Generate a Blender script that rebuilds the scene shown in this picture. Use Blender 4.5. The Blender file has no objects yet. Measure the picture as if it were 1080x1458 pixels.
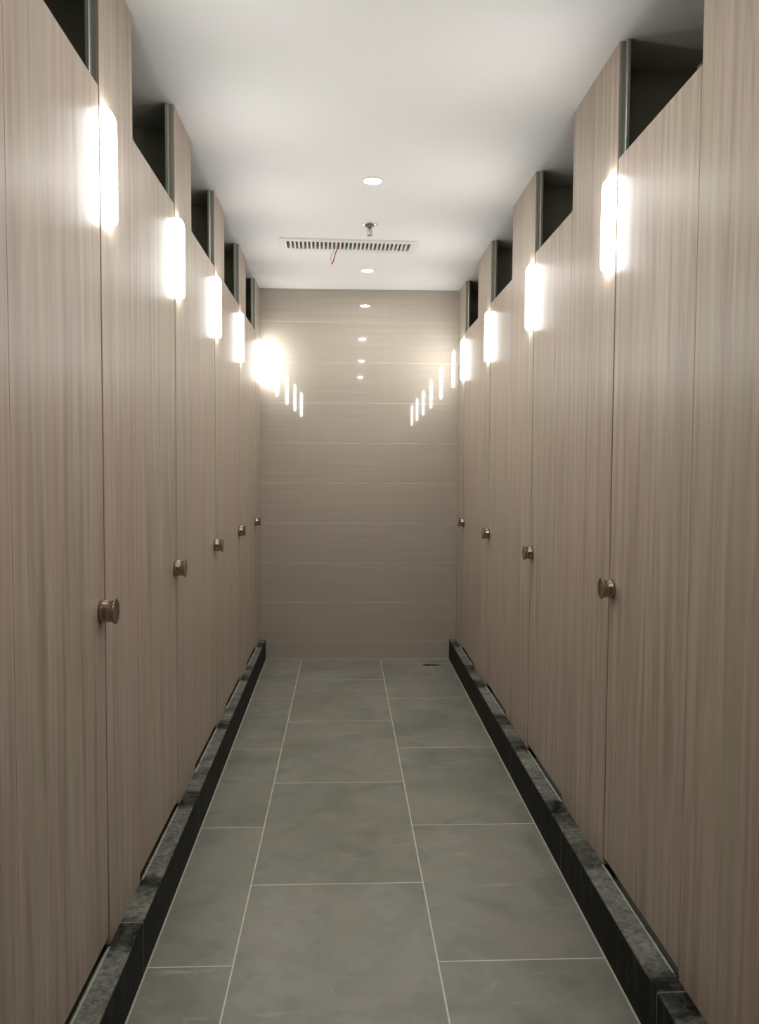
import bpy, bmesh, math, random
from mathutils import Vector, Matrix
random.seed(7)
S = bpy.context.scene
COL = S.collection

# ------------------------------------------------------------------ camera, world, exposure
F_PX, PITCH, YAW, ROLL, EYE = 1140.3, math.radians(-3.0246), math.radians(2.5307), math.radians(0.3335), 1.4477
def make_camera():
    a, b, r = YAW, PITCH, ROLL
    rt = Vector((math.cos(a), -math.sin(a), 0))
    fw = Vector((math.sin(a)*math.cos(b), math.cos(a)*math.cos(b), math.sin(b)))
    up = Vector((-math.sin(b)*math.sin(a), -math.sin(b)*math.cos(a), math.cos(b)))
    rt2 = rt*math.cos(r) + up*math.sin(r)
    up2 = up*math.cos(r) - rt*math.sin(r)
    cd = bpy.data.cameras.new('camera'); co = bpy.data.objects.new('camera', cd); COL.objects.link(co)
    co.matrix_world = Matrix(((rt2.x, up2.x, -fw.x, 0), (rt2.y, up2.y, -fw.y, 0), (rt2.z, up2.z, -fw.z, EYE), (0, 0, 0, 1)))
    cd.sensor_fit = 'VERTICAL'; cd.sensor_height = 36.0; cd.lens = F_PX/1458.0*36.0
    cd.clip_start = 0.02
    S.camera = co
make_camera()
w = bpy.data.worlds.new('world'); S.world = w; w.use_nodes = True
w.node_tree.nodes['Background'].inputs[0].default_value = (0.5, 0.55, 0.6, 1)
w.node_tree.nodes['Background'].inputs[1].default_value = 0.02
S.view_settings.view_transform = 'Standard'; S.view_settings.look = 'None'
S.view_settings.gamma = 1.0; S.view_settings.use_curve_mapping = False
S.view_settings.exposure = 1.38
LAMP_STRENGTH = 16.0
LAMP_COLOR = (0.975, 1.0, 0.975)
SPOT_STRENGTH = 170.0

# ------------------------------------------------------------------ measurements (metres)
WL, WR = -0.631, 0.8536          # front planes of the two cubicle rows
YE, YB = 6.046, -1.5             # end wall, wall behind the viewpoint
ZC = 2.786                       # ceiling
ZK = 0.155                       # curb top
ZD = 2.425                       # door top
DEPTH = 1.25                     # stall depth
L_LATCH = [-0.62, 0.297, 1.215, 2.135, 3.050, 3.968, 4.872, 5.745]
L_HINGE = [y - 0.585 for y in L_LATCH[:-1]] + [5.205]
R_LATCH = [-0.74, 0.350, 1.440, 2.531, 3.626, 4.712, 5.715]
R_HINGE = [y - 0.592 for y in R_LATCH[:-1]] + [5.170]

def yw(x):                       # the end wall stands a hair out of square
    return YE - .012*(x - .11)

# ------------------------------------------------------------------ materials
def mat(name, color=(.8, .8, .8), rough=.5, metal=0., spec=.5):
    m = bpy.data.materials.new(name); m.use_nodes = True
    b = m.node_tree.nodes['Principled BSDF']
    b.inputs['Base Color'].default_value = (*color, 1); b.inputs['Roughness'].default_value = rough
    b.inputs['Metallic'].default_value = metal; b.inputs['Specular IOR Level'].default_value = spec
    return m, m.node_tree, b
class NT:
    def __init__(s, nt): s.nt = nt
    def n(s, t, **kw):
        o = s.nt.nodes.new(t)
        for k, v in kw.items():
            if k.startswith('_'): setattr(o, k[1:], v)
            else: o.inputs[k.replace('__', ' ')].default_value = v
        return o
    def l(s, a, b): s.nt.links.new(a, b)
    def math(s, op, a, b=None, c=None, clamp=False):
        o = s.nt.nodes.new('ShaderNodeMath'); o.operation = op; o.use_clamp = clamp
        for i, v in enumerate((a, b, c)):
            if v is None: continue
            if isinstance(v, (int, float)): o.inputs[i].default_value = v
            else: s.l(v, o.inputs[i])
        return o.outputs[0]
    def mix(s, f, a, b):
        o = s.nt.nodes.new('ShaderNodeMix'); o.data_type = 'RGBA'
        for sock, v in ((o.inputs[0], f), (o.inputs[6], a), (o.inputs[7], b)):
            if isinstance(v, (int, float)): sock.default_value = v
            elif isinstance(v, tuple): sock.default_value = (*v, 1)
            else: s.l(v, sock)
        return o.outputs[2]
    def comb(s, x, y, z):
        o = s.nt.nodes.new('ShaderNodeCombineXYZ')
        for i, v in enumerate((x, y, z)):
            if isinstance(v, (int, float)): o.inputs[i].default_value = v
            else: s.l(v, o.inputs[i])
        return o.outputs[0]
    def noise(s, vec, scale=1., detail=4., rough=.55, dist=0.):
        o = s.nt.nodes.new('ShaderNodeTexNoise'); s.l(vec, o.inputs['Vector'])
        o.inputs['Scale'].default_value = scale; o.inputs['Detail'].default_value = detail
        o.inputs['Roughness'].default_value = rough; o.inputs['Distortion'].default_value = dist
        return o.outputs['Fac']
    def ramp(s, f, lo, hi):
        o = s.nt.nodes.new('ShaderNodeMapRange'); o.clamp = True
        s.l(f, o.inputs[0]); o.inputs[1].default_value = lo; o.inputs[2].default_value = hi
        return o.outputs[0]
    def pos(s):
        g = s.nt.nodes.new('ShaderNodeNewGeometry'); sp = s.nt.nodes.new('ShaderNodeSeparateXYZ')
        s.l(g.outputs['Position'], sp.inputs[0]); return g.outputs['Position'], sp.outputs[0], sp.outputs[1], sp.outputs[2]

def laminate():
    m, nt, b = mat('wood_grain_laminate', rough=.36, spec=.26); t = NT(nt)
    P, X, Y, Z = t.pos()
    oi = t.n('ShaderNodeObjectInfo').outputs['Random']
    u = t.math('ADD', t.math('ADD', X, Y), t.math('MULTIPLY', oi, 7.3))
    z = t.math('ADD', Z, t.math('MULTIPLY', oi, 31.0))
    fine = t.noise(t.comb(t.math('MULTIPLY', u, 170.), 0., t.math('MULTIPLY', z, 1.6)), 1., 3.)
    mid = t.noise(t.comb(t.math('MULTIPLY', u, 30.), 3., t.math('MULTIPLY', z, 1.2)), 1., 4., .6, .5)
    wide = t.noise(t.comb(t.math('MULTIPLY', u, 7.), 9., t.math('MULTIPLY', z, .35)), 1., 2.)
    c = t.mix(t.ramp(mid, .34, .66), (.305, .240, .186), (.500, .416, .342))
    c = t.mix(t.math('MULTIPLY', t.ramp(fine, .36, .75), .28), c, (.262, .208, .165))
    c = t.mix(t.math('MULTIPLY', t.ramp(wide, .50, .66), .55), c, (.435, .322, .280))
    c = t.mix(t.math('MULTIPLY', t.ramp(wide, .48, .34), .55), c, (.400, .362, .265))
    t.l(c, b.inputs['Base Color'])
    t.l(t.math('ADD', t.math('MULTIPLY', mid, .10), .31), b.inputs['Roughness'])
    bp = t.n('ShaderNodeBump'); bp.inputs['Strength'].default_value = .02; bp.inputs['Distance'].default_value = .001
    t.l(fine, bp.inputs['Height']); t.l(bp.outputs[0], b.inputs['Normal'])
    return m
def floor_tile():
    m, nt, b = mat('grey_stone_floor_tile', rough=.35); t = NT(nt)
    P, X, Y, Z = t.pos()
    br = t.n('ShaderNodeTexBrick'); br.offset = .5; br.offset_frequency = 2; br.squash = 1.
    t.l(t.comb(t.math('SUBTRACT', Y, 2.279 - .9084*8), t.math('ADD', X, .3192 + .6*4), 0.), br.inputs['Vector'])
    for k, v in (('Scale', 1.), ('Mortar Size', .0024), ('Mortar Smooth', .1), ('Bias', 0.), ('Brick Width', .9084), ('Row Height', .6)):
        br.inputs[k].default_value = v
    br.inputs['Color1'].default_value = (0, 0, 0, 1); br.inputs['Color2'].default_value = (1, 1, 1, 1)
    tile = t.math('MULTIPLY', br.outputs['Color'], 1.0)
    v = t.comb(X, Y, t.math('MULTIPLY', tile, 5.))
    big = t.noise(v, 2.6, 5., .6, .6)
    sm = t.noise(v, 11., 6., .65, 1.2)
    c = t.mix(t.ramp(big, .3, .7), (.165, .174, .140), (.295, .295, .252))
    c = t.mix(t.math('MULTIPLY', t.ramp(sm, .45, .75), .35), c, (.330, .320, .275))
    c = t.mix(t.math('MULTIPLY', t.math('SUBTRACT', tile, .5), .25, clamp=True), c, (.235, .225, .195))
    bl = t.noise(v, 4.5, 4., .6, 1.)
    c = t.mix(t.math('MULTIPLY', t.ramp(bl, .52, .64), .6), c, (.285, .252, .208))
    c = t.mix(t.math('MULTIPLY', t.ramp(bl, .46, .32), .5), c, (.150, .170, .142))
    # pale scratch-like veins
    wv = t.noise(v, 3.0, 3., .5, .9)
    vein = t.ramp(t.math('ABSOLUTE', t.math('SUBTRACT', wv, .5)), .010, .0)
    msk = t.ramp(t.noise(v, 5.2, 2., .5), .56, .66)
    st = t.noise(t.comb(t.math('MULTIPLY', X, 3.), t.math('MULTIPLY', Y, 26.), 4.), 1., 3.)
    streak = t.math('MULTIPLY', t.ramp(st, .62, .76), t.ramp(t.noise(v, 3.1, 2.), .46, .62))
    c = t.mix(t.math('MULTIPLY', t.math('MULTIPLY', vein, msk), .22), c, (.50, .48, .42))
    c = t.mix(t.math('MULTIPLY', streak, .6), c, (.44, .43, .37))
    c = t.mix(br.outputs['Fac'], c, (.64, .62, .53))
    t.l(c, b.inputs['Base Color'])
    t.l(t.math('ADD', t.math('MULTIPLY', sm, .2), .24), b.inputs['Roughness'])
    bp = t.n('ShaderNodeBump'); bp.inputs['Strength'].default_value = .25; bp.inputs['Distance'].default_value = .002; bp.invert = True
    t.l(br.outputs['Fac'], bp.inputs['Height']); t.l(bp.outputs[0], b.inputs['Normal'])
    return m
def wall_tile():
    m, nt, b = mat('glossy_beige_wall_tile', rough=.035); t = NT(nt)
    P, X, Y, Z = t.pos()
    u = t.math('ADD', X, .305 + .606*8)
    br = t.n('ShaderNodeTexBrick'); br.offset = 0.; br.squash = 1.
    t.l(t.comb(u, t.math('SUBTRACT', Z, .141 - .3007), 0.), br.inputs['Vector'])
    for k, v in (('Scale', 1.), ('Mortar Size', .0017), ('Mortar Smooth', .2), ('Bias', 0.), ('Brick Width', .606), ('Row Height', .3007)):
        br.inputs[k].default_value = v
    br.inputs['Color1'].default_value = (0, 0, 0, 1); br.inputs['Color2'].default_value = (1, 1, 1, 1)
    gr = t.noise(t.comb(t.math('MULTIPLY', t.math('ADD', X, Y), 1.4), 0., t.math('MULTIPLY', Z, 42.)), 1., 4.)
    c = t.mix(t.ramp(gr, .3, .7), (.385, .338, .285), (.425, .376, .320))
    c = t.mix(t.math('MULTIPLY', br.outputs['Color'], .18), c, (.44, .365, .31))
    vis = t.ramp(t.noise(t.comb(t.math('MULTIPLY', X, 2.6), 0., t.math('MULTIPLY', Z, 3.)), 1., 2.), .38, .60)
    hz = t.math('FRACT', t.math('ADD', t.math('DIVIDE', t.math('SUBTRACT', Z, .141), .3007), .5))
    hl = t.ramp(t.math('ABSOLUTE', t.math('SUBTRACT', hz, .5)), .0075, .0045)
    c = t.mix(t.math('ADD', t.math('MULTIPLY', t.math('MULTIPLY', hl, vis), .75), t.math('MULTIPLY', br.outputs['Fac'], .12), None, True), c, (.66, .60, .51))
    t.l(c, b.inputs['Base Color'])
    bp = t.n('ShaderNodeBump'); bp.inputs['Strength'].default_value = .03; bp.inputs['Distance'].default_value = .001; bp.invert = True
    t.l(br.outputs['Fac'], bp.inputs['Height']); t.l(bp.outputs[0], b.inputs['Normal'])
    return m
def ceiling_paint():
    m, nt, b = mat('white_ceiling_paint', rough=.85, spec=.2); t = NT(nt)
    P, X, Y, Z = t.pos()
    c = t.mix(t.ramp(t.noise(P, .9, 2.), .3, .7), (.80, .79, .775), (.82, .80, .795))
    t.l(c, b.inputs['Base Color']); return m
def curb_stone(side):
    # black stone dusty with grey cement; darker bands paint in the fixed panels' reflections
    m, nt, b = mat('black_curb_stone', rough=.5, spec=.03); t = NT(nt)
    P, X, Y, Z = t.pos()
    n1 = t.noise(P, 9., 6., .65, .8); n2 = t.noise(P, 60., 4., .7)
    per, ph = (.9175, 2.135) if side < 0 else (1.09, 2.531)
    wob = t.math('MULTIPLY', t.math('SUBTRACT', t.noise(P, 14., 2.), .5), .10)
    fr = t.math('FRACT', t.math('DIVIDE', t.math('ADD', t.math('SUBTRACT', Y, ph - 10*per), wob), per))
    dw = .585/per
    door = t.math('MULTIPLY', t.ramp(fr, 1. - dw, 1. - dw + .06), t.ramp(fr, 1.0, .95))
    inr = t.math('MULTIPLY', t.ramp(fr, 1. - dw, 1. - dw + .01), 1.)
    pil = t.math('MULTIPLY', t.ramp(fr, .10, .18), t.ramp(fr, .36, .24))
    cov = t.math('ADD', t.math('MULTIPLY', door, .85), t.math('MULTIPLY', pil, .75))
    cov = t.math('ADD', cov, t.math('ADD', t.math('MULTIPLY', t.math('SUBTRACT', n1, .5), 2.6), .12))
    dust_reflection = t.math('MULTIPLY', t.ramp(cov, -.15, 1.35), t.ramp(n2, .15, .6))
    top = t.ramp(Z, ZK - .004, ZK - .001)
    d = t.math('MULTIPLY', dust_reflection, top)
    face = t.math('MULTIPLY', t.ramp(t.noise(t.comb(t.math('MULTIPLY', Y, 30.), 0., t.math('MULTIPLY', Z, 5.)), 1., 4.), .52, .80), .14)
    c = t.mix(t.ramp(n2, .3, .8), (.007, .007, .006), (.016, .017, .014))
    c = t.mix(face, c, (.25, .25, .22))
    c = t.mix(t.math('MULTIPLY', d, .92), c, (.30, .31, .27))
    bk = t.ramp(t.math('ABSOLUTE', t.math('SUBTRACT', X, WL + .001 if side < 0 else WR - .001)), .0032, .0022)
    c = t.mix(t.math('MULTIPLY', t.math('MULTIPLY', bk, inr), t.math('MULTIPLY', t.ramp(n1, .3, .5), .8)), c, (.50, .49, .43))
    # pale joints between the stone lengths
    j = t.math('ABSOLUTE', t.math('SUBTRACT', t.math('FRACT', t.math('DIVIDE', t.math('SUBTRACT', Y, 2.245 if side < 0 else 2.79 - 9.), .9)), .0))
    jt = t.math('MULTIPLY', t.ramp(j, .0045, .002), .7)
    c = t.mix(jt, c, (.33, .33, .29))
    t.l(c, b.inputs['Base Color'])
    t.l(t.math('ADD', t.math('MULTIPLY', d, .35), .45), b.inputs['Roughness'])
    return m

M = {}
M['lam'] = laminate(); M['floor'] = floor_tile(); M['tile'] = wall_tile(); M['ceil'] = ceiling_paint()
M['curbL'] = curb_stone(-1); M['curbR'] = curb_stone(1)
def simple(name, color, rough=.5, metal=0., nscale=20., var=.12):
    m, nt, b = mat(name, color, rough, metal); t = NT(nt)
    P, X, Y, Z = t.pos()
    t.l(t.mix(t.noise(P, nscale, 3.), tuple(c*(1-var) for c in color), tuple(min(1, c*(1+var)) for c in color)), b.inputs['Base Color'])
    return m
M['edge'] = simple('grey_panel_edge', (.24, .255, .215), .4)
M['inner'] = simple('olive_grey_divider_laminate', (.40, .41, .32), .45)
M['stall'] = simple('grey_green_stall_tile', (.50, .55, .47), .3)
M['alu'] = simple('aluminium_channel', (.42, .43, .39), .38, .6)
M['knob'] = simple('bronze_nickel', (.37, .30, .245), .16, 1.)
M['steel'] = simple('brushed_steel', (.55, .54, .50), .28, 1.)
M['white'] = simple('white_enamel', (.72, .70, .67), .45, 0., 5., .03)
M['duct'] = simple('dark_duct_metal', (.10, .10, .095), .6, .3)
M['dark'] = simple('rubber_and_painted_shade', (.02, .02, .018), .7)  # black rubber of the bumpers, also painted shade under the drain grate
M['red'] = simple('red_wire_sleeve', (.42, .06, .05), .5)
M['pale'] = simple('pale_wire_sleeve', (.75, .68, .60), .5)
M['copper'] = simple('copper_strand', (.6, .3, .18), .3, 1.)
M['grout'] = simple('pale_grout', (.46, .45, .38), .8)
M['step'] = simple('stall_step_tile', (.30, .31, .27), .5)
def emit(name, color, strength):
    m = bpy.data.materials.new(name); m.use_nodes = True; nt = m.node_tree; nt.nodes.clear()
    e = nt.nodes.new('ShaderNodeEmission'); o = nt.nodes.new('ShaderNodeOutputMaterial')
    e.inputs[0].default_value = (*color, 1); e.inputs[1].default_value = strength
    nt.links.new(e.outputs[0], o.inputs[0]); return m
M['lamp'] = emit('lit_opal_diffuser', LAMP_COLOR, LAMP_STRENGTH)
M['spot'] = emit('lit_downlight_lens', (1., .98, .94), SPOT_STRENGTH)

# ------------------------------------------------------------------ helpers
def box(bm, x0, x1, y0, y1, z0, z1, bevel=0., seg=2):
    r = bmesh.ops.create_cube(bm, size=1.)
    vs = r['verts']
    for v in vs:
        v.co = Vector(((x0+x1)/2 + v.co.x*(x1-x0), (y0+y1)/2 + v.co.y*(y1-y0), (z0+z1)/2 + v.co.z*(z1-z0)))
    if bevel > 0:
        es = list({e for v in vs for e in v.link_edges})
        bmesh.ops.bevel(bm, geom=es, offset=bevel, segments=seg, affect='EDGES', profile=.5)
def lathe(bm, prof, origin, axis, n=32):
    """prof: list of (distance along axis, radius)"""
    ax = Vector(axis).normalized(); q = Vector((0, 0, 1)).rotation_difference(ax); o = Vector(origin)
    rings = []
    for d, r in prof:
        if r < 1e-6: rings.append([bm.verts.new(o + ax*d)])
        else: rings.append([bm.verts.new(o + q @ Vector((r*math.cos(2*math.pi*i/n), r*math.sin(2*math.pi*i/n), d))) for i in range(n)])
    for a, b in zip(rings, rings[1:]):
        for i in range(n):
            j = (i+1) % n
            if len(a) == 1 and len(b) == 1: continue
            if len(a) == 1: bm.faces.new((a[0], b[j], b[i]))
            elif len(b) == 1: bm.faces.new((a[i], a[j], b[0]))
            else: bm.faces.new((a[i], a[j], b[j], b[i]))
def tube(bm, pts, r, n=10):
    pts = [Vector(p) for p in pts]; rings = []
    for i, p in enumerate(pts):
        d = (pts[min(i+1, len(pts)-1)] - pts[max(i-1, 0)]).normalized()
        q = Vector((0, 0, 1)).rotation_difference(d)
        rings.append([bm.verts.new(p + q @ Vector((r*math.cos(2*math.pi*k/n), r*math.sin(2*math.pi*k/n), 0))) for k in range(n)])
    for a, b in zip(rings, rings[1:]):
        for i in range(n): bm.faces.new((a[i], a[(i+1) % n], b[(i+1) % n], b[i]))
    bm.faces.new(rings[0][::-1]); bm.faces.new(rings[-1])
def obj(name, bm, m, parent=None, smooth=False):
    bmesh.ops.recalc_face_normals(bm, faces=bm.faces)
    me = bpy.data.meshes.new(name); bm.to_mesh(me); bm.free()
    if smooth:
        for p in me.polygons: p.use_smooth = True
    me.materials.append(m)
    o = bpy.data.objects.new(name, me); COL.objects.link(o)
    if parent is not None:
        o.parent = parent
        # all meshes are modelled in world space: keep them there
        inv = Vector((0, 0, 0)); p = parent
        while p is not None: inv += p.location; p = p.parent
        me.transform(Matrix.Translation(-inv))
    return o
def origin(o, loc):
    """move a top-level mesh's origin to its base without moving it"""
    o.data.transform(Matrix.Translation(-Vector(loc))); o.location = loc
def tag(o, label, cat, group=None):
    o['label'] = label; o['category'] = cat
    if group: o['group'] = group
    return o
def thing(name, loc, label, cat, group=None):
    o = bpy.data.objects.new(name, None); COL.objects.link(o); o.location = loc; o.empty_display_size = .05
    return tag(o, label, cat, group)
def struct(name, bm, m):
    o = obj(name, bm, m); o['kind'] = 'structure'; return o
def B(*a, **k):
    bm = bmesh.new(); box(bm, *a, **k); return bm

# ------------------------------------------------------------------ room shell
XL, XR = WL - DEPTH, WR + DEPTH
def x_curb(side, y):       # corridor face of the curb, the two run very slightly apart towards the end
    t = (y - 2.0)/(6.046 - 2.0)
    return (-.566 - .025*t) if side < 0 else (.781 + .024*t)
struct('floor', B(XL-.1, XR+.1, YB-.1, YE+.1, -.1, 0), M['floor'])
bm = B(XL-.1, XR+.1, YE, YE+.1, 0, ZC+.1)
for v in bm.verts: v.co.y += yw(v.co.x) - YE
struct('wall_end', bm, M['tile'])
struct('wall_back', B(XL-.1, XR+.1, YB-.1, YB, 0, ZC+.1), M['tile'])
struct('wall_left', B(XL-.1, XL, YB, YE, 0, ZC+.1), M['stall'])
struct('wall_right', B(XR, XR+.1, YB, YE, 0, ZC+.1), M['stall'])
HX0, HX1, HY0, HY1 = -.350, .390, 4.765, 4.960     # opening for the grille
bm = bmesh.new()
x0, x1, y0, y1 = XL, XR, YB, YE
for a in ((x0, x1, y0, HY0), (x0, x1, HY1, y1), (x0, HX0, HY0, HY1), (HX1, x1, HY0, HY1)):
    box(bm, a[0], a[1], a[2], a[3], ZC, ZC+.06)
struct('ceiling', bm, M['ceil'])
# shadow joint between ceiling and end wall
bm = B(WL, WR, YE-.006, YE, ZC-.006, ZC)
for v in bm.verts: v.co.y += yw(v.co.x) - YE
struct('trim_1', bm, M['alu'])
# pale joint at the foot of the end wall
bm = B(x_curb(-1, YE), x_curb(1, YE), YE-.005, YE, 0, .005)
for v in bm.verts: v.co.y += yw(v.co.x) - YE
struct('trim_2', bm, M['grout'])
# curbs: a polished black stone threshold runs under each row
for side, W, X, mk, nm in ((-1, WL, XL, 'curbL', 'trim_3'), (1, WR, XR, 'curbR', 'trim_4')):
    bm = bmesh.new(); n = 30
    rows = []
    for i in range(n+1):
        y = YB + (yw(W) - YB)*i/n; xc = x_curb(side, y); s = side
        prof = [(xc, 0), (xc, ZK-.004), (xc + s*.004, ZK), (W + s*.004, ZK), (W + s*.008, ZK-.003), (W + s*.008, 0)]
        rows.append([bm.verts.new((px, y, pz)) for px, pz in prof])
    for a, b in zip(rows, rows[1:]):
        for k in range(len(a)-1): bm.faces.new((a[k], a[k+1], b[k+1], b[k]))
        bm.faces.new((a[-1], a[0], b[0], b[-1]))
    bm.faces.new(rows[0]); bm.faces.new(rows[-1][::-1])
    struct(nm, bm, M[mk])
    # raised stall floor behind
    a, b = sorted((W + side*.008, X))
    struct('floor', B(a, b, YB, yw(W) - .02, 0, .11), M['step'])
    # pale grout bead where curb meets floor
    bm = bmesh.new(); rows = []
    for i in range(n+1):
        y = YB + (yw(W) - YB)*i/n; xc = x_curb(side, y)
        rows.append([bm.verts.new(p) for p in ((xc, y, 0), (xc - side*.005, y, 0), (xc - side*.004, y, .0018), (xc, y, .0022))])
    for p, q in zip(rows, rows[1:]):
        for k in range(4): bm.faces.new((p[k], p[(k+1) % 4], q[(k+1) % 4], q[k]))
    struct('trim_5' if side < 0 else 'trim_6', bm, M['grout'])

# ------------------------------------------------------------------ cubicles
T = .018                                             # board thickness
def knob_mesh(side, y, z):
    W = WL if side < 0 else WR
    bm = bmesh.new()
    prof = [(0, 0), (0, .0270), (.0015, .0285), (.0060, .0288), (.0100, .0284), (.0160, .0270), (.0220, .0258), (.0270, .0258),
            (.0320, .0276), (.0360, .0308), (.0378, .0316), (.0390, .0310), (.0392, .0285), (.0380, .0210), (.0374, .0100), (.0372, 0)]
    lathe(bm, prof, (W, y, z), (-side, 0, 0), 40)
    for v in bm.verts: v.co.z = z + (v.co.z - z)*1.08
    return bm
def cubicle(side, i, hinge, latch, nxt, label, group):
    """one toilet cubicle front: door, the fixed panel beyond its latch, the dividing wall behind that panel"""
    W = WL if side < 0 else WR
    s = side                                          # +1: the stall lies towards +x
    def bx(xa, xb, *r, **k):
        a, b = sorted((W + s*xa, W + s*xb)); return B(a, b, *r, **k)
    root = thing('toilet_cubicle', (W, (hinge+latch)/2, ZK), label, 'toilet cubicle', group)
    last = nxt >= YE - .06
    obj('pilaster', bx(0, T, latch + .0045, nxt - .0015, ZK + .0005, ZC - .0005, bevel=.0012, seg=1), M['lam'], root)
    # edge band and aluminium channel on the latch side
    eb = obj('edge_channel', bx(.007, T + .012, latch + .0025, latch + .0046, ZK + .001, ZC - .001), M['edge'], root)
    obj('door_stop', bx(T + .0005, T + .013, latch - .012, latch + .020, ZK + .001, ZC - .001, bevel=.002, seg=1), M['alu'], root)
    if not last:
        py = latch + (.215 if side < 0 else .172)
        obj('dividing_panel', bx(T + .001, DEPTH - .001, py, py + T, .112, ZC - .001), M['inner'], root)
    d = obj('door', bx(.0008, T + .0008, hinge + .0015, latch - .0035, ZK + .027, ZD, bevel=.0012, seg=1), M['lam'], root)
    k = obj('knob', knob_mesh(side, latch - .036, 1.075), M['knob'], d, smooth=True)
    for zz in (.42, 1.3, 2.36):
        bm = bmesh.new()
        a, b = sorted((W + s*(T+.002), W + s*(T+.007)))
        box(bm, a, b, hinge - .03, hinge + .035, zz - .045, zz + .045, bevel=.001, seg=1)
        lathe(bm, [(-.046, 0), (-.046, .005), (.046, .005), (.046, 0)], (W + s*(T+.009), hinge, zz), (0, 0, 1), 12)
        obj('hinge', bm, M['steel'], d)
    bm = bmesh.new()                                  # rubber bumper on top of the door's hinge side
    a, b = sorted((W + s*.004, W + s*.016)); box(bm, a, b, hinge + .012, hinge + .040, ZD, ZD + .012, bevel=.003)
    obj('bumper', bm, M['dark'], d)
    return root
left_txt = {0: None, 1: None,
    2: 'wood-look laminate toilet cubicle at the left picture edge, only its fixed panel showing',
    3: 'nearest wood-look laminate toilet cubicle on the left, its door filling the left foreground',
    4: 'second toilet cubicle along the left row, counting from the near end',
    5: 'third toilet cubicle along the left row, middle door between the near and far ones',
    6: 'fourth toilet cubicle along the left row, one before the corner',
    7: 'last toilet cubicle of the left row, against the beige tiled end wall'}
right_txt = {0: None, 1: None,
    2: 'wood-look laminate toilet cubicle at the right picture edge, only its wide fixed panel showing',
    3: 'nearest wood-look laminate toilet cubicle on the right, its door the largest there',
    4: 'second toilet cubicle along the right row, counting from the near end',
    5: 'third toilet cubicle along the right row, one before the corner',
    6: 'last toilet cubicle of the right row, against the beige tiled end wall'}
for side, H, Lt, txt in ((-1, L_HINGE, L_LATCH, left_txt), (1, R_HINGE, R_LATCH, right_txt)):
    for i in range(2, len(Lt)):
        nxt = H[i+1] if i + 1 < len(Lt) else yw(WL if side < 0 else WR) - .0005
        sd = 'left' if side < 0 else 'right'
        cubicle(side, i, H[i], Lt[i], nxt, txt[i], 'toilet cubicles in the %s row' % sd)
# cubicles behind the viewpoint, unseen but lit by the same lamps
for side, H, Lt in ((-1, L_HINGE, L_LATCH), (1, R_HINGE, R_LATCH)):
    sd = 'left' if side < 0 else 'right'
    for i in (0, 1):
        cubicle(side, i, H[i], Lt[i], H[i+1], 'toilet cubicle of the %s row standing behind the viewpoint' % sd, 'toilet cubicles in the %s row behind the viewpoint' % sd)
    W = WL if side < 0 else WR
    a, b = sorted((W, W + side*T))
    tag(obj('filler_panel', B(a, b, YB + .001, H[0] - .036, ZK + .001, ZC - .001), M['lam']), 'narrow wood-look filler panel closing the %s row behind the viewpoint' % sd, 'panel')

# ------------------------------------------------------------------ wall lamps
LZ0, LZ1 = 2.095, 2.385
def lamp(side, y, label, group):
    W = WL if side < 0 else WR
    s = -side
    root = thing('wall_lamp', (W, y, (LZ0+LZ1)/2), label, 'wall lamp', group)
    a, b = sorted((W, W + s*.003))
    obj('back_plate', B(a, b, y - .040, y + .040, LZ0 + .006, LZ1 - .006, bevel=.001, seg=1), M['steel'], root)
    bm = bmesh.new()
    zc, hy_, hz_, rc = (LZ0+LZ1)/2, .045, (LZ1-LZ0)/2, .028
    rings = []
    for xd, ins in ((.0031, .0), (.0110, .0), (.0150, .0012), (.0175, .0040), (.0186, .0085)):
        ring = []
        for q, (u, v) in enumerate(((1, 1), (-1, 1), (-1, -1), (1, -1))):
            for k in range(7):
                an = math.pi/2*(q + k/6)
                r = rc - ins
                ring.append(bm.verts.new((W + s*xd, y + u*(hy_-rc) + r*math.cos(an), zc + v*(hz_-rc) + r*math.sin(an))))
        rings.append(ring)
    n = len(rings[0])
    for p, q in zip(rings, rings[1:]):
        for k in range(n): bm.faces.new((p[k], p[(k+1) % n], q[(k+1) % n], q[k]))
    bm.faces.new(rings[-1]); bm.faces.new(rings[0][::-1])
    obj('diffuser', bm, M['lamp'], root)
    return root
ltxt = {3: 'nearest glowing wall lamp on the left, largest of its row, beside the nearest left door',
    4: 'second glowing wall lamp on the left row, counting from the near end',
    5: 'third glowing wall lamp on the left row, halfway along',
    6: 'fourth glowing wall lamp on the left row, just before the corner one',
    7: 'glowing wall lamp in the left far corner, flooding the tiled end wall'}
rtxt = {2: 'white wall lamp on the right row just outside the near picture edge',
    3: 'nearest glowing wall lamp on the right, largest of its row, beside the nearest right door',
    4: 'second glowing wall lamp on the right row, counting from the near end',
    5: 'third glowing wall lamp on the right row, just before the corner one',
    6: 'glowing wall lamp in the right far corner, next to the tiled end wall'}
for side, Lt, tx in ((-1, L_LATCH, ltxt), (1, R_LATCH, rtxt)):
    sd = 'left' if side < 0 else 'right'
    for i, y in enumerate(Lt):
        if i < (3 if side < 0 else 1): continue           # the mirror image in the end wall shows no more than these
        yy = y + (.058 if side < 0 else .060)
        if side < 0 and i == len(Lt)-1: yy = 5.975
        if i in tx: lamp(side, yy, tx[i], 'wall lamps on the %s row' % sd)
        else: lamp(side, yy, 'wall lamp of the %s row behind the viewpoint' % sd, 'wall lamps on the %s row behind the viewpoint' % sd)

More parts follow.
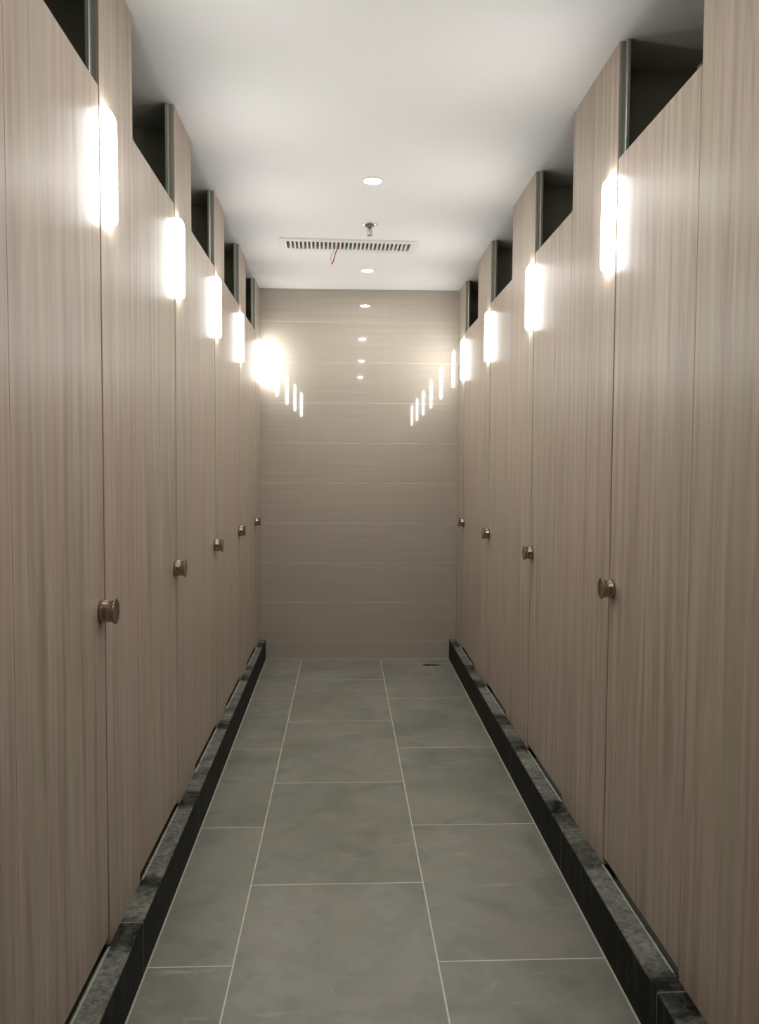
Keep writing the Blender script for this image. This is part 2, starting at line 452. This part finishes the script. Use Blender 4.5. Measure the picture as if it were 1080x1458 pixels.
# ------------------------------------------------------------------ ceiling fittings
def downlight(x, y, label, group):
    root = thing('downlight', (x, y, ZC), label, 'downlight', group)
    bm = bmesh.new()
    lathe(bm, [(.0, .050), (.002, .0495), (.0045, .046), (.0045, .040), (.0015, .0365), (0., .036)], (x, y, ZC), (0, 0, -1), 40)
    obj('trim_ring', bm, M['white'], root, smooth=True)
    bm = bmesh.new(); lathe(bm, [(.0002, .0368), (.0010, .035), (.0022, .020), (.0026, 0)], (x, y, ZC), (0, 0, -1), 32)
    obj('lens', bm, M['spot'], root, smooth=True)
downlight(.126, 3.786, 'small round lit downlight in the ceiling in front of the vent', 'ceiling downlights')
downlight(.152, 5.465, 'small round lit downlight in the ceiling between vent and end wall', 'ceiling downlights')
downlight(.110, 2.10, 'small round downlight above the viewpoint, seen mirrored high on the end wall tiles', 'ceiling downlights')
downlight(.090, .42, 'small round downlight overhead behind the viewpoint', 'ceiling downlights')

def at_angle(o, c, ang):
    """rotate a world-modelled mesh about a vertical axis through c"""
    o.data.transform(Matrix.Translation(c) @ Matrix.Rotation(ang, 4, 'Z') @ Matrix.Translation(-Vector(c)))
vc = Vector((.021, 4.866, ZC)); va = math.radians(1.6)
vent = thing('air_vent', vc, 'long white slotted ceiling air vent grille with wires hanging from it', 'air vent')
vent.rotation_euler = (0, 0, va)
def vobj(name, bm, m, parent):
    # modelled in the vent's own frame, centre at origin
    bmesh.ops.recalc_face_normals(bm, faces=bm.faces)
    me = bpy.data.meshes.new(name); bm.to_mesh(me); bm.free(); me.materials.append(m)
    o = bpy.data.objects.new(name, me); COL.objects.link(o); o.parent = parent; return o
hx, hy, ix, iy = .402, .128, .368, .076
bm = bmesh.new()
zb, zt, zi = -.009, 0., -.006
loops = []
for (ax, ay, z) in ((hx, hy, -.0002), (hx-.002, hy-.002, zb+.003), (hx-.012, hy-.012, zb), (ix+.006, iy+.006, zi), (ix, iy, zi-.001), (ix, iy, .05)):
    loops.append([bm.verts.new((sx*ax, sy*ay, z)) for sx, sy in ((-1, -1), (1, -1), (1, 1), (-1, 1))])
for a, b in zip(loops, loops[1:]):
    for k in range(4): bm.faces.new((a[k], a[(k+1) % 4], b[(k+1) % 4], b[k]))
vobj('frame', bm, M['white'], vent)
nb = 29
for k in range(nb):
    x = -ix + 2*ix*(k+1)/(nb+1)
    bm = bmesh.new()
    wv = .0055
    box(bm, x - wv, x + wv, -iy + .0005, iy - .0005, -.0055, .020)
    for v in bm.verts:
        if v.co.z > 0: v.co.x = x + (v.co.x - x)*.35
    vobj('blade', bm, M['white'], vent)
bm = bmesh.new()
box(bm, -ix + .001, ix - .001, -iy + .001, iy - .001, .049, .051)
vobj('duct_backing', bm, M['duct'], vent)

# wires
def wire(pts, m, label):
    bm = bmesh.new(); tube(bm, pts, .0032, 10)
    o = obj('electrical_wire', bm, m, None, True); origin(o, pts[0]); tag(o, label, 'wire', 'loose wires hanging from the air vent')
    bm = bmesh.new(); e = Vector(pts[-1]); d = (e - Vector(pts[-2])).normalized(); tube(bm, [e, e + d*.006, e + d*.012], .0011, 8)
    obj('bare_end', bm, M['copper'], o)
wz = ZC - .006
wire([(-.040, 4.868, wz+.02), (-.045, 4.869, wz-.01), (-.054, 4.872, wz-.035), (-.064, 4.876, wz-.062), (-.070, 4.878, wz-.088), (-.079, 4.880, wz-.104)], M['red'], 'thin red electrical wire hanging loose from the ceiling vent')
wire([(-.044, 4.862, wz+.02), (-.051, 4.862, wz-.01), (-.064, 4.864, wz-.030), (-.078, 4.866, wz-.052), (-.086, 4.868, wz-.076), (-.082, 4.870, wz-.092)], M['pale'], 'thin pale electrical wire hanging beside the red one from the vent')

# sprinkler
sx, sy = .134, 4.458
sp = thing('fire_sprinkler', (sx, sy, ZC), 'small metal fire sprinkler head hanging from the ceiling before the vent', 'sprinkler')
bm = bmesh.new(); lathe(bm, [(0, .040), (.003, .0395), (.008, .032), (.013, .020), (.015, .014), (.015, 0)], (sx, sy, ZC), (0, 0, -1), 36)
obj('rosette', bm, M['steel'], sp, True)
bm = bmesh.new(); lathe(bm, [(.014, 0), (.014, .011), (.024, .011), (.026, .014), (.031, .014), (.033, .008), (.033, 0)], (sx, sy, ZC), (0, 0, -1), 24)
obj('body', bm, M['steel'], sp, True)
bm = bmesh.new()
for q in (-1, 1): tube(bm, [(sx + q*.010, sy, ZC-.031), (sx + q*.014, sy, ZC-.040), (sx + q*.012, sy, ZC-.050), (sx + q*.004, sy, ZC-.057)], .0024, 8)
lathe(bm, [(.030, .0035), (.058, .0035)], (sx, sy, ZC), (0, 0, -1), 12)
obj('yoke', bm, M['steel'], sp, True)
bm = bmesh.new()
lathe(bm, [(.0575, 0), (.0575, .016), (.0590, .0165), (.0605, .013), (.0610, 0)], (sx, sy, ZC), (0, 0, -1), 24)
obj('deflector', bm, M['steel'], sp, True)

# ------------------------------------------------------------------ floor drain in the far right corner
dx, dy = .650, 5.860
dr = thing('floor_drain', (dx, dy, 0), 'small rectangular metal floor drain in the far right corner', 'floor drain')
bm = bmesh.new()
hx, hy = .062, .050
lo = []
for (ax, ay, z) in ((hx, hy, .0003), (hx-.001, hy-.001, .0035), (hx-.008, hy-.008, .0035), (hx-.009, hy-.009, .0006)):
    lo.append([bm.verts.new((dx + u*ax, dy + v*ay, z)) for u, v in ((-1, -1), (1, -1), (1, 1), (-1, 1))])
for a, b in zip(lo, lo[1:]):
    for k in range(4): bm.faces.new((a[k], a[(k+1) % 4], b[(k+1) % 4], b[k]))
obj('rim', bm, M['steel'], dr)
obj('shade_plate', B(dx-.053, dx+.053, dy-.041, dy+.041, .0003, .0008), M['dark'], dr)  # thin near-black plate paints in the shade below the grate
bm = bmesh.new()
for k in range(7):
    x = dx - .045 + .015*k; box(bm, x-.0025, x+.0025, dy-.0405, dy+.0405, .001, .0032)
obj('grate', bm, M['steel'], dr)
